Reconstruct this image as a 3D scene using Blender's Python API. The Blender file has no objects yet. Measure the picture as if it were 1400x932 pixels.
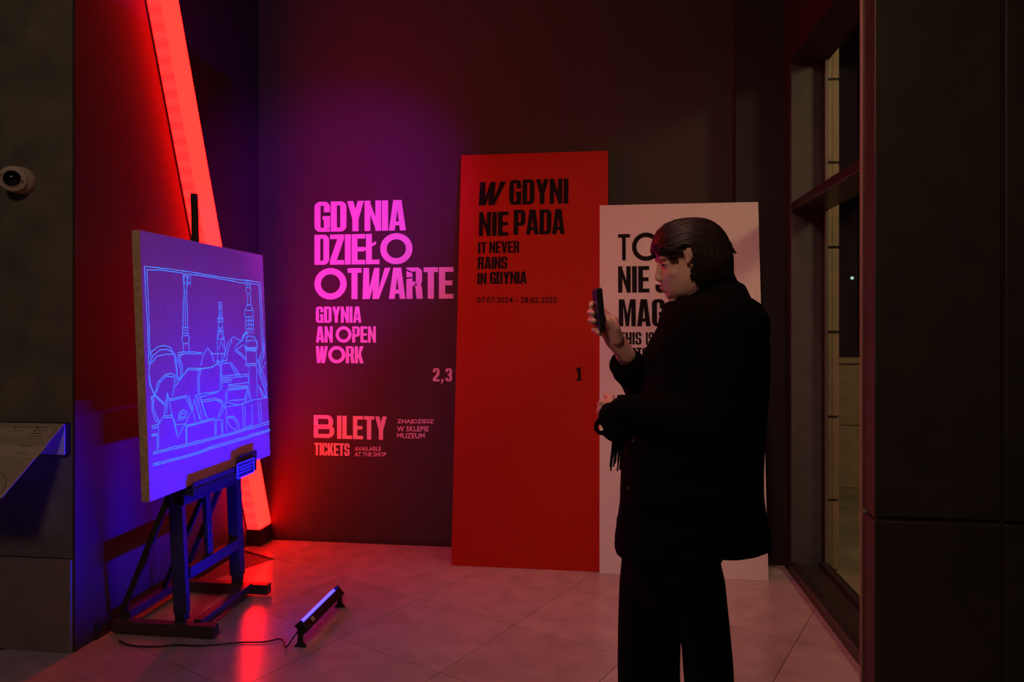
import bpy, bmesh, math, random
from mathutils import Vector, Matrix, noise
random.seed(7)
C = bpy.context.scene.collection
SC = bpy.context.scene
A = math.radians(7.36); CA, SA = math.cos(A), math.sin(A)
F, CX, HY, EYE = 968.0, 700.0, 445.0, 1.5

# ---------------- camera ----------------
cd = bpy.data.cameras.new('camera'); cam = bpy.data.objects.new('camera', cd); C.objects.link(cam)
cam.location = (0, 0, EYE); cam.rotation_euler = (math.radians(90), 0, A)
cd.sensor_width = 36; cd.lens = F/1400*36; cd.shift_y = (HY-466)/1400; cd.clip_start = .05
SC.camera = cam
# ---------------- world, exposure ----------------
w = bpy.data.worlds.new('night'); SC.world = w; w.use_nodes = True
w.node_tree.nodes['Background'].inputs[0].default_value = (.35, .3, .4, 1)
w.node_tree.nodes['Background'].inputs[1].default_value = .0022
SC.view_settings.view_transform = 'Standard'; SC.view_settings.look = 'None'
SC.view_settings.exposure = 0; SC.view_settings.gamma = 1; SC.view_settings.use_curve_mapping = False
SC.cycles.use_denoising = True
SC.cycles.sample_clamp_indirect = 6
SC.cycles.caustics_reflective = False; SC.cycles.caustics_refractive = False

BLUE_AIM = Vector((-1.92, 4.72, 2.22))
def lamp(name, kind, loc, target, power, color, size=.3, size_y=None, angle=60, blend=.5, spread=180):
    l = bpy.data.lights.new(name, kind); o = bpy.data.objects.new(name, l); C.objects.link(o)
    l.energy = power; l.color = color; o.location = loc
    o.rotation_euler = (Vector(target)-Vector(loc)).to_track_quat('-Z', 'Y').to_euler()
    if kind == 'AREA':
        l.shape = 'RECTANGLE'; l.size = size; l.size_y = size_y or size; l.spread = math.radians(spread)
    if kind == 'SPOT':
        l.spot_size = math.radians(angle); l.spot_blend = blend; l.shadow_soft_size = size
    if kind == 'POINT': l.shadow_soft_size = size
    return o
# warm downlights of the foyer ceiling, in front of the leaning panels
lamp('ceiling_downlight', 'SPOT', (.9, 2.35, 3.85), (.55, 4.6, 1.3), 170, (1, .40, .29), .12, angle=75, blend=.9)
lamp('foyer_downlight', 'SPOT', (-.3, 1.6, 3.9), (.75, 3.5, 0), 105, (1, .38, .36), .2, angle=76, blend=1)
lamp('foyer_downlight', 'AREA', (-.8, -1.2, 3.8), (-1.0, 3.0, .9), 34, (1, .66, .46), .6)
# stage lamp with a blue filter, turned to the lettered wall
lamp('blue_stage_lamp', 'SPOT', (.6, 1.6, 3.85), tuple(BLUE_AIM), 620, (.42, .0, 1), .04, angle=29, blend=.9)
# courtyard lamp outside the window
lamp('courtyard_lamp', 'AREA', (3.2, 3.2, 3.7), (2.0, 5.2, .4), 40, (1, .74, .4), .5)

# ---------------- pixel to place ----------------
R_ = Vector((CA, SA, 0)); FW = Vector((-SA, CA, 0)); O_ = Vector((0, 0, EYE))
def ray(x, y): return FW + R_*((x-CX)/F) + Vector((0, 0, -(y-HY)/F))
def atD(x, y, D): return O_ + ray(x, y)*D
def atY(x, y, Y): r = ray(x, y); return O_ + r*(Y/r.y)
def atX(x, y, X): r = ray(x, y); return O_ + r*(X/r.x)
def atPl(x, y, p, n): r = ray(x, y); return O_ + r*((p-O_).dot(n)/r.dot(n))

# ---------------- materials ----------------
def mat(name, col, rough=.6, metal=0, spec=.5, noise_s=0, noise_a=.15, bump=0, bump_s=60, emit=None, es=1, trans=0, rand=0, wave=None):
    m = bpy.data.materials.new(name); m.use_nodes = True; nt = m.node_tree; N = nt.nodes; L = nt.links
    b = N['Principled BSDF']
    b.inputs['Base Color'].default_value = (*col, 1); b.inputs['Roughness'].default_value = rough
    b.inputs['Metallic'].default_value = metal; b.inputs['Specular IOR Level'].default_value = spec
    if trans: b.inputs['Transmission Weight'].default_value = trans; b.inputs['IOR'].default_value = 1.45
    tc = N.new('ShaderNodeTexCoord')
    if noise_s:
        n = N.new('ShaderNodeTexNoise'); n.inputs['Scale'].default_value = noise_s; n.inputs['Detail'].default_value = 6
        L.new(tc.outputs['Object'], n.inputs['Vector'])
        r = N.new('ShaderNodeMapRange'); r.inputs[1].default_value = .3; r.inputs[2].default_value = .7
        r.inputs[3].default_value = 1-noise_a; r.inputs[4].default_value = 1+noise_a
        L.new(n.outputs['Fac'], r.inputs[0])
        v = N.new('ShaderNodeVectorMath'); v.operation = 'SCALE'; v.inputs[0].default_value = col
        out = r.outputs[0]
        if rand:
            oi = N.new('ShaderNodeObjectInfo'); r2 = N.new('ShaderNodeMapRange')
            r2.inputs[3].default_value = 1-rand; r2.inputs[4].default_value = 1+rand
            L.new(oi.outputs['Random'], r2.inputs[0])
            mu = N.new('ShaderNodeMath'); mu.operation = 'MULTIPLY'
            L.new(out, mu.inputs[0]); L.new(r2.outputs[0], mu.inputs[1]); out = mu.outputs[0]
        L.new(out, v.inputs['Scale']); L.new(v.outputs[0], b.inputs['Base Color'])
    if bump:
        n2 = N.new('ShaderNodeTexNoise'); n2.inputs['Scale'].default_value = bump_s; n2.inputs['Detail'].default_value = 4
        L.new(tc.outputs['Object'], n2.inputs['Vector'])
        bp = N.new('ShaderNodeBump'); bp.inputs['Strength'].default_value = bump; bp.inputs['Distance'].default_value = .01
        L.new(n2.outputs['Fac'], bp.inputs['Height']); L.new(bp.outputs[0], b.inputs['Normal'])
    if emit:
        b.inputs['Emission Color'].default_value = (*emit, 1); b.inputs['Emission Strength'].default_value = es
    return m
M = {}
M['wall'] = mat('aubergine_paint', (.042, .027, .027), .75, noise_s=3, noise_a=.06, bump=.08, bump_s=220)
M['wall_left'] = mat('dark_wall_paint', (.045, .022, .023), .7, noise_s=3, noise_a=.06, bump=.08, bump_s=200)
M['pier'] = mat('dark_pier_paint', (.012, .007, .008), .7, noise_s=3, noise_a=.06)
M['dark'] = mat('dark_room_paint', (.04, .035, .035), .8, noise_s=4)
M['concrete'] = mat('grey_concrete', (.13, .125, .10), .8, noise_s=5, noise_a=.3, bump=.5, bump_s=18)
M['plinth'] = mat('plinth_panel', (.20, .165, .125), .6, noise_s=6, noise_a=.12, bump=.1, bump_s=120)
M['tile'] = mat('limestone_tile', (.38, .30, .31), .22, spec=.45, noise_s=7, noise_a=.14, bump=.03, bump_s=40, rand=.07)
M['grout'] = mat('tile_grout', (.13, .10, .09), .8)
M['base'] = mat('dark_skirting', (.03, .018, .018), .45)
M['red_board'] = mat('red_panel_print', (.44, .013, .0005), .6, spec=.2, noise_s=200, noise_a=.05)
M['white_board'] = mat('white_panel_print', (.74, .66, .64), .6, noise_s=200, noise_a=.04)
M['board_edge'] = mat('board_core', (.35, .28, .24), .7)
M['ink'] = mat('black_ink', (.008, .005, .006), .7, spec=.15)
M['ink_red'] = mat('black_ink_on_red', (.008, .005, .005), .7, spec=.15)
M['white_ink'] = mat('white_vinyl_letters', (.76, .64, .74), .5)
M['blackwood'] = mat('black_painted_wood', (.034, .028, .013), .6, spec=.2, noise_s=30, noise_a=.25, bump=.1, bump_s=50)
M['bracewood'] = mat('dark_brown_wood', (.05, .035, .03), .45, noise_s=30, noise_a=.2)
M['canvas'] = mat('pink_tinted_canvas', (.80, .27, .50), .85, noise_s=60, noise_a=.08, bump=.35, bump_s=420)  # greyish canvas; the red light falling on it is put into the base colour
M['canvas_edge'] = mat('raw_linen_edge', (.60, .42, .25), .85, noise_s=40, noise_a=.25, bump=.5, bump_s=200)
M['nail'] = mat('steel_tack', (.6, .55, .5), .3, 1)
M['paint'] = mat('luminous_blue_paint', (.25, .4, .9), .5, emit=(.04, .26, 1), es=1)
M['card'] = mat('dark_label_card', (.05, .045, .06), .4)
M['card_edge'] = mat('label_card_border', (.35, .5, .8), .4)
M['black'] = mat('black_plastic', (.012, .012, .014), .35)
M['metal'] = mat('brushed_bronze_metal', (.024, .024, .015), .5, .2, noise_s=8, noise_a=.2)
M['frame'] = mat('bronze_window_frame', (.03, .025, .022), .5, .2)
M['jamb'] = mat('grey_jamb', (.07, .07, .065), .65, noise_s=10)
M['alu'] = mat('aluminium_strip', (.35, .33, .32), .35, .8)
M['kerb'] = mat('plum_sill_edge', (.022, .012, .014), .35)
M['clad'] = mat('beige_cladding', (.50, .38, .24), .7, noise_s=9, noise_a=.12, rand=.05)
M['paving'] = mat('courtyard_paving', (.36, .31, .21), .8, noise_s=2.5, noise_a=.3)
M['plastic_white'] = mat('white_plastic', (.55, .47, .42), .35)
M['lens'] = mat('black_lens', (.004, .004, .005), .08)
M['panel'] = mat('grey_info_panel', (.42, .36, .32), .3, noise_s=4, noise_a=.06)
M['panel_light'] = mat('pale_info_print', (.50, .45, .38), .35)
M['plate'] = mat('white_mounting_plate', (.50, .47, .56), .5)
M['print'] = mat('grey_print', (.10, .085, .075), .5)
M['skin'] = mat('skin', (.78, .42, .34), .5, noise_s=30, noise_a=.07, bump=.05, bump_s=200)
M['lip'] = mat('lips', (.42, .14, .12), .45)
M['hair'] = mat('dark_brown_hair', (.019, .009, .0055), .5, spec=.35, noise_s=60, noise_a=.3)
M['coat'] = mat('black_wool_coat', (.0035, .003, .0032), .95, spec=.05, bump=.3, bump_s=300)
M['trousers'] = mat('black_trousers', (.003, .0027, .003), .95, spec=.05)
M['shirt'] = mat('white_collar', (.55, .5, .48), .7)
M['scarf'] = mat('black_wool_scarf', (.006, .005, .006), .95, spec=.05)
M['shoe'] = mat('black_leather', (.01, .009, .009), .35)
M['eye'] = mat('eye', (.25, .2, .2), .2)
M['bulb'] = mat('far_lamp', (1, 1, 1), emit=(.5, .85, .8), es=1.2)
M['blue_lens'] = mat('blue_led_lens', (.01, .01, .02), .2, emit=(.03, .02, 1), es=9)
M['led_face'] = mat('red_led_face', (.02, .0, .0), .3, emit=(1, .0030, .0021), es=23)
M['black_gap'] = mat('black_channel', (.01, .006, .006), .5)
def led_side():
    m = mat('red_led_diffuser', (.02, 0, 0), .3, emit=(1, .0068, .0068), es=16)
    nt = m.node_tree; b = nt.nodes['Principled BSDF']
    tc = nt.nodes.new('ShaderNodeTexCoord'); sp = nt.nodes.new('ShaderNodeSeparateXYZ'); nt.links.new(tc.outputs['Object'], sp.inputs[0])
    mu = nt.nodes.new('ShaderNodeMath'); mu.operation = 'MULTIPLY'; mu.inputs[1].default_value = 2*math.pi/.08
    si = nt.nodes.new('ShaderNodeMath'); si.operation = 'SINE'
    mr = nt.nodes.new('ShaderNodeMapRange'); mr.inputs[1].default_value = -1; mr.inputs[2].default_value = 1
    nt.links.new(sp.outputs['Z'], mu.inputs[0]); nt.links.new(mu.outputs[0], si.inputs[0]); nt.links.new(si.outputs[0], mr.inputs[0])
    mx = nt.nodes.new('ShaderNodeMix'); mx.data_type = 'RGBA'
    mx.inputs[6].default_value = (1, .0022, .0022, 1); mx.inputs[7].default_value = (1, .0034, .0030, 1)
    nt.links.new(mr.outputs[0], mx.inputs[0]); nt.links.new(mx.outputs[2], b.inputs['Emission Color'])
    return m
M['led_side'] = led_side()
def glassmat():
    m = bpy.data.materials.new('window_glass'); m.use_nodes = True; nt = m.node_tree; N = nt.nodes; N.clear()
    o = N.new('ShaderNodeOutputMaterial'); mx = N.new('ShaderNodeMixShader'); t = N.new('ShaderNodeBsdfTransparent'); g = N.new('ShaderNodeBsdfGlossy')
    t.inputs[0].default_value = (.86, .84, .82, 1); g.inputs['Roughness'].default_value = .02; lw_ = N.new('ShaderNodeLayerWeight'); lw_.inputs[0].default_value = .5; fr = N.new('ShaderNodeMapRange'); fr.inputs[1].default_value = .5; fr.inputs[3].default_value = .03; fr.inputs[4].default_value = .3; nt.links.new(lw_.outputs['Facing'], fr.inputs[0])
    nt.links.new(fr.outputs[0], mx.inputs[0]); nt.links.new(t.outputs[0], mx.inputs[1]); nt.links.new(g.outputs[0], mx.inputs[2]); nt.links.new(mx.outputs[0], o.inputs[0])
    return m
M['glass'] = glassmat()

# ---------------- mesh helpers ----------------
def box(bm, a, b, mtx=None):
    vs = [Vector((x, y, z)) for x in (a[0], b[0]) for y in (a[1], b[1]) for z in (a[2], b[2])]
    if mtx: vs = [mtx @ v for v in vs]
    vs = [bm.verts.new(v) for v in vs]
    for f in ((0,1,3,2), (4,6,7,5), (0,4,5,1), (2,3,7,6), (0,2,6,4), (1,5,7,3)): bm.faces.new([vs[i] for i in f])
def hexa(bm, p):  # 4 bottom then 4 top points
    vs = [bm.verts.new(v) for v in p]
    for f in ((3,2,1,0), (4,5,6,7), (0,1,5,4), (1,2,6,5), (2,3,7,6), (3,0,4,7)): bm.faces.new([vs[i] for i in f])
def bar(bm, p, q, w, h, up=(0,0,1)):
    p, q = Vector(p), Vector(q); d = (q-p).normalized(); s = d.cross(Vector(up))
    if s.length < 1e-4: s = d.cross(Vector((1, 0, 0)))
    s.normalize(); u = s.cross(d)
    hexa(bm, [p-s*w/2-u*h/2, p+s*w/2-u*h/2, p+s*w/2+u*h/2, p-s*w/2+u*h/2, q-s*w/2-u*h/2, q+s*w/2-u*h/2, q+s*w/2+u*h/2, q-s*w/2+u*h/2])
def tube(bm, pts, r, seg=8, caps=True):
    pts = [Vector(p) for p in pts]; n = len(pts)
    rs = r if isinstance(r, (list, tuple)) else [r]*n
    rings = []; prev = None
    for i, p in enumerate(pts):
        d = (pts[min(i+1, n-1)]-pts[max(i-1, 0)])
        if d.length < 1e-9: d = Vector((0, 0, 1))
        d.normalize()
        s = (prev - d*prev.dot(d)) if prev is not None else d.cross(Vector((.3, .2, 1)))
        if s.length < 1e-5: s = d.cross(Vector((1, .1, 0)))
        s.normalize(); prev = s; u = d.cross(s)
        rings.append([bm.verts.new(p+(s*math.cos(2*math.pi*k/seg)+u*math.sin(2*math.pi*k/seg))*rs[i]) for k in range(seg)])
    for i in range(n-1):
        for k in range(seg):
            bm.faces.new((rings[i][k], rings[i][(k+1)%seg], rings[i+1][(k+1)%seg], rings[i+1][k]))
    if caps: bm.faces.new(rings[0][::-1]); bm.faces.new(rings[-1])
def ball(bm, c, r, seg=16, rot=None):
    r = (r, r, r) if not isinstance(r, (tuple, list)) else r
    mt = Matrix.Translation(c) @ (rot.to_4x4() if rot else Matrix()) @ Matrix.Diagonal((*r, 1))
    bmesh.ops.create_uvsphere(bm, u_segments=seg, v_segments=max(6, seg//2), radius=1, matrix=mt)
def capsule(bm, p, q, r1, r2, seg=14):
    p, q = Vector(p), Vector(q); d = q-p; L = d.length; d.normalize(); pts = []; rs = []
    for k in range(5):
        t = math.pi/2*k/4; pts.append(p-d*r1*math.cos(t)); rs.append(max(r1*math.sin(t), r1*.03))
    for k in range(1, 5):
        t = math.pi/2*k/4
        if k == 1: pts.append(q); rs.append(r2)
        pts.append(q+d*r2*math.sin(t)); rs.append(max(r2*math.cos(t), r2*.03))
    tube(bm, pts, rs, seg)
def loft(bm, rings, cap=True):
    R = [[bm.verts.new(v) for v in r] for r in rings]; n = len(R[0])
    for i in range(len(R)-1):
        for k in range(n): bm.faces.new((R[i][k], R[i][(k+1)%n], R[i+1][(k+1)%n], R[i+1][k]))
    if cap: bm.faces.new(R[0][::-1]); bm.faces.new(R[-1])
def NB(): return bmesh.new()
def obj(name, bm, m, parent=None, smooth=False, bevel=0, loc=None, kind=None):
    bmesh.ops.recalc_face_normals(bm, faces=bm.faces)
    me = bpy.data.meshes.new(name); 
    if loc is not None: bmesh.ops.translate(bm, vec=-Vector(loc), verts=bm.verts)
    bm.to_mesh(me); bm.free()
    for mm in (m if isinstance(m, list) else [m]): me.materials.append(mm)
    o = bpy.data.objects.new(name, me); C.objects.link(o)
    if loc is not None: o.location = loc
    if smooth:
        for p in me.polygons: p.use_smooth = True
    if parent:
        o.parent = parent
        o.matrix_parent_inverse = Matrix.Translation(-parent.matrix_basis.translation) if parent.parent is None and parent.rotation_euler == parent.rotation_euler.__class__((0,0,0)) else parent.matrix_basis.inverted()
    if bevel:
        b = o.modifiers.new('bevel', 'BEVEL'); b.width = bevel; b.segments = 2; b.limit_method = 'ANGLE'
    if kind: o['kind'] = kind
    return o
def empty(name, loc, label, cat, group=None):
    o = bpy.data.objects.new(name, None); C.objects.link(o); o.location = loc; o.empty_display_size = .1
    o['label'] = label; o['category'] = cat
    if group: o['group'] = group
    return o
def sbox(name, a, b, m, parent=None, bevel=0, kind='structure'):
    bm = NB(); box(bm, a, b); return obj(name, bm, m, parent, bevel=bevel, kind=kind)
def remesh(o, vox, smooth=2):
    r = o.modifiers.new('r', 'REMESH'); r.mode = 'VOXEL'; r.voxel_size = vox; r.use_smooth_shade = True
    if smooth:
        s = o.modifiers.new('s', 'SMOOTH'); s.factor = .5; s.iterations = smooth
    dg = bpy.context.evaluated_depsgraph_get(); me = bpy.data.meshes.new_from_object(o.evaluated_get(dg))
    me.name = o.name; o.modifiers.clear(); o.data = me
    for p in me.polygons: p.use_smooth = True
    return o

# =====================================================================
#  SETTING
# =====================================================================
YB, XL, XR, ZC = 4.72, -2.41, 1.125, 4.0
YC = 2.97   # face of the concrete column at the left
# floor: slab and single tiles laid at an angle
floor = sbox('floor', (-6, -3, -.12), (1.13, 4.95, -.012), M['grout'])
u1 = Vector((.438, .899)); u2 = Vector((.899, -.438))
def clip(poly, f):
    out = []
    for i in range(len(poly)):
        a, b = poly[i], poly[(i+1) % len(poly)]; fa, fb = f(a), f(b)
        if fa >= 0: out.append(a)
        if (fa >= 0) != (fb >= 0): out.append(a + (b-a)*(fa/(fa-fb)))
    return out
def tiles():
    g = .0016
    for i in range(-9, 9):
        for j in range(-6, 6):
            s0 = -1.943 + i*.611; t0 = 2.97 + j*.583
            q = [u2*s+u1*t for s, t in ((s0+g, t0+g), (s0+.611-g, t0+g), (s0+.611-g, t0+.583-g), (s0+g, t0+.583-g))]
            for f in (lambda p: 1.12-p.x, lambda p: p.x+3.6, lambda p: p.y-.7, lambda p: YB-p.y): q = clip(q, f) if q else q
            if len(q) < 3: continue
            c = sum(q, Vector((0, 0)))/len(q)
            if (c.y > YC and c.x < XL-.02): continue
            bm = NB(); k = 3e-4*random.uniform(-1, 1)
            top = [bm.verts.new((p.x, p.y, -.0005+k*.5)) for p in q]; bot = [bm.verts.new((p.x, p.y, -.0118)) for p in q]
            bm.faces.new(top)
            for a in range(len(q)): bm.faces.new((top[a], bot[a], bot[(a+1) % len(q)], top[(a+1) % len(q)]))
            obj('tile', bm, M['tile'], floor)
tiles()
sbox('floor', (-6, -3, -.0119), (1.12, .7, -.001), M['tile'])
sbox('floor', (1.12, -3, -.1), (1.36, 2.3, -.001), M['tile'])
sbox('wall_back', (XL, YB, 0), (1.125, YB+.2, ZC), M['wall'])
sbox('wall_left', (XL-.15, YC+.002, 0), (XL, YB+.2, ZC), M['wall_left'])
sbox('wall_rear', (-6, -3.2, 0), (3, -3, ZC), M['dark'])
sbox('wall_far_left', (-6.2, -3.2, 0), (-6, YC+.2, ZC), M['dark'])
sbox('wall_right', (1.35, -3, 0), (1.5, 2.28, ZC), M['dark'])
sbox('ceiling', (-6.2, -3.2, ZC), (1.5, 4.95, ZC+.1), M['dark'])
# concrete column, its plinth panel below
XE = XL-.012
col = sbox('wall_front_left', (-6, YC, .43), (XE, YC+.13, ZC), M['concrete'])
sbox('baseboard_left', (-6, YC-.012, .0), (XE, YC+.13, .424), M['plinth'], bevel=.002)
# low dark skirting along the back wall
sbox('baseboard_back', (XL+.13, YB-.012, 0), (.83, YB, .02), M['base'])
sbox('baseboard_far_left', (XL, YC+.13, 0), (XL+.012, 4.5, .08), M['base'])
# pier at the right end of the back wall
YP = 4.622
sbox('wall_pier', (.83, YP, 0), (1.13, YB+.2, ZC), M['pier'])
sbox('baseboard_pier', (.83, YP-.012, 0), (1.13, YP, .05), M['base'])

# ---- window wall on the right ----
win = sbox('window_1', (1.30, 2.40, 0), (1.345, 4.5, .07), M['frame'])
sbox('sill_kerb', (1.120, 2.40, 0), (1.165, 4.52, .062), M['kerb'], win, .004)
sbox('sill_panel', (1.165, 2.40, 0), (1.30, 4.52, .045), M['frame'], win)
sbox('jamb', (1.137, 4.50, .0), (1.312, 4.60, 3.2), M['jamb'], win)
sbox('jamb_return', (1.13, 4.515, .0), (1.137, 4.62, 4.0), M['base'], win)
sbox('frame_strip', (1.322, 4.455, .07), (1.336, 4.485, 3.1), M['alu'], win)
sbox('frame_post', (1.312, 4.485, .07), (1.345, 4.5, 3.1), M['black_gap'], win)
sbox('transom', (1.137, 2.40, 2.195), (1.345, 4.5, 2.25), M['kerb'], win, .003)
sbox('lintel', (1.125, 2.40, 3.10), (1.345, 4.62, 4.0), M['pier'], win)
sbox('pane', (1.326, 2.40, .07), (1.332, 4.44, 2.195), M['glass'], win)
sbox('pane', (1.326, 2.40, 2.25), (1.332, 4.44, 3.10), M['glass'], win)

# ---- metal clad column at the right edge ----
M['edge_catch'] = mat('pink_edge_highlight', (.5, .30, .24), .4, .5)
t = sbox('wall_column', (.835, 2.31, 0), (1.5, 2.395, ZC), M['base'])
for z0, z1 in ((0.0, .902), (.914, ZC)):
    sbox('cladding_panel', (.825, 2.297, z0), (1.185, 2.40, z1), M['metal'], t, .004)
    sbox('cladding_panel', (1.195, 2.292, z0), (1.5, 2.305, z1), M['metal'], t, .003)

sbox('edge_highlight', (.818, 2.396, 0), (.826, 2.402, ZC), M['edge_catch'], t)  # thin pink strip added to stand for light catching the column edge
# =====================================================================
#  OUTSIDE
# =====================================================================
sbox('courtyard_ground', (1.36, -3, -.1), (9, 14, -.002), M['paving'])
pil = empty('cladding_pillar', (1.42, 4.5, 0), 'narrow beige clad facade pillar just outside the window', 'pillar')
x0 = atY(1129, 400, 4.56).x; x1 = atY(1147, 400, 4.56).x
sbox('core', (x0+.004, 4.572, 0), (x1-.004, 4.72, 4.0), M['print'], pil, kind=None)
zs = [0, .43, .94, 1.46, 1.98, 2.50, 3.01, 3.53, 4.0]
for i in range(8):
    for a, b in ((x0, x0+(x1-x0)*.5-.0012), (x0+(x1-x0)*.5+.0012, x1)):
        sbox('cladding_panel', (a, 4.56, zs[i]+.009), (b, 4.572, zs[i+1]-.009), M['clad'], pil, kind=None)
lw = empty('garden_wall', (3, 6.7, 0), 'low beige block wall across the courtyard, beyond the window', 'wall')
for i in range(4):
    for k in range(2):
        sbox('block', (1.8+i*.9, 6.9, k*.58), (2.692+i*.9, 7.08, .572+k*.58), M['clad'], lw, .004, None)
sbox('coping', (1.8, 6.87, 1.152), (5.4, 7.1, 1.20), M['clad'], lw, .004, None)
bm = NB(); ball(bm, atD(1165, 380, 9), .02, 12)
o = obj('far_lamp', bm, M['bulb'], smooth=True); o['label'] = 'tiny pale greenish lamp shining in the night outside'; o['category'] = 'lamp'
bm = NB(); p = atD(1165, 380, 9); tube(bm, [(p.x, p.y, 0), (p.x, p.y, p.z-.02)], .02, 8); obj('lamp_post', bm, M['black'], o)

# =====================================================================
#  RED LIGHT COLUMN
# =====================================================================
lc = empty('light_column', (-2.36, 4.64, 0), 'leaning glowing red light column in the corner behind the easel', 'light')
k = (3.548-4.64)/(3.29-.12); W2 = .085
def ly(z): return 4.635 + k*(z-.12)
z0, z1 = .115, 3.98
def slab(name, x0, x1, dy0, dy1, m, z0=z0, z1=z1):
    bm = NB(); f = lambda z, d: ly(z)+d
    hexa(bm, [(x0, f(z0, dy0), z0), (x1, f(z0, dy0), z0), (x1, f(z0, dy1), z0), (x0, f(z0, dy1), z0), (x0, f(z1, dy0), z1), (x1, f(z1, dy0), z1), (x1, f(z1, dy1), z1), (x0, f(z1, dy1), z1)])
    return obj(name, bm, m, lc, kind=None)
slab('housing', XL+.002, -2.328, -W2+.006, W2, M['black_gap'])
slab('outer_face', -2.328, -2.32, -W2, W2, M['led_face'])
slab('side_face', -2.403, -2.328, -W2-.002, -W2+.006, M['led_side'])
slab('edge_channel', XL+.0005, -2.403, -W2-.008, -W2+.006, M['black_gap'])
bm = NB(); box(bm, (XL+.013, ly(.1)-W2-.005, 0), (-2.312, YB-.013, .112)); obj('plinth', bm, M['base'], lc, bevel=.002)

# =====================================================================
#  LETTERING
# =====================================================================
def ring(x0, y0, x1, y1, sv, sh, rad, keep=None, n=6):
    """quads between an outer and an inner rounded rectangle; rad = outer corner radii (bl, br, tr, tl) as (rx, ry)"""
    def contour(ax, ay, bx, by, rr):
        pts = []
        for (cx_, cy_, a0), (rx, ry) in zip(((ax, ay, 180), (bx, ay, 270), (bx, by, 0), (ax, by, 90)), rr):
            ox = cx_+rx if cx_ == ax else cx_-rx; oy = cy_+ry if cy_ == ay else cy_-ry
            for i in range(n+1):
                t = math.radians(a0+90*i/n); pts.append((ox+rx*math.cos(t), oy+ry*math.sin(t)))
        return pts
    outp = contour(x0, y0, x1, y1, rad)
    inr = [(max(a-sv, .012 if a > 0 else 0), max(b-sh, .012 if b > 0 else 0)) for a, b in rad]
    inp = contour(x0+sv, y0+sh, x1-sv, y1-sh, inr)
    q = []; m = len(outp)
    def sub(a, b, t): return (a[0]+(b[0]-a[0])*t, a[1]+(b[1]-a[1])*t)
    for i in range(m):
        j = (i+1) % m; a, b, c, d = outp[i], outp[j], inp[j], inp[i]
        L = math.dist(a, b)+math.dist(c, d); ns = max(1, int(L/.08))
        for s in range(ns):
            t0, t1 = s/ns, (s+1)/ns
            quad = [sub(a, b, t0), sub(a, b, t1), sub(d, c, t1), sub(d, c, t0)]
            cx_ = sum(p[0] for p in quad)/4; cy_ = sum(p[1] for p in quad)/4
            if abs((quad[2][0]-quad[0][0])*(quad[3][1]-quad[1][1])-(quad[3][0]-quad[1][0])*(quad[2][1]-quad[0][1])) < 1e-7: continue
            if keep is None or keep(cx_, cy_): q.append(quad)
    return q
def rc(x0, y0, x1, y1): return [[(x0, y0), (x1, y0), (x1, y1), (x0, y1)]]
def pg(*p): return [list(p)]
V, H, Wd = .185, .15, .47
RR = (.17, .19)
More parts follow.
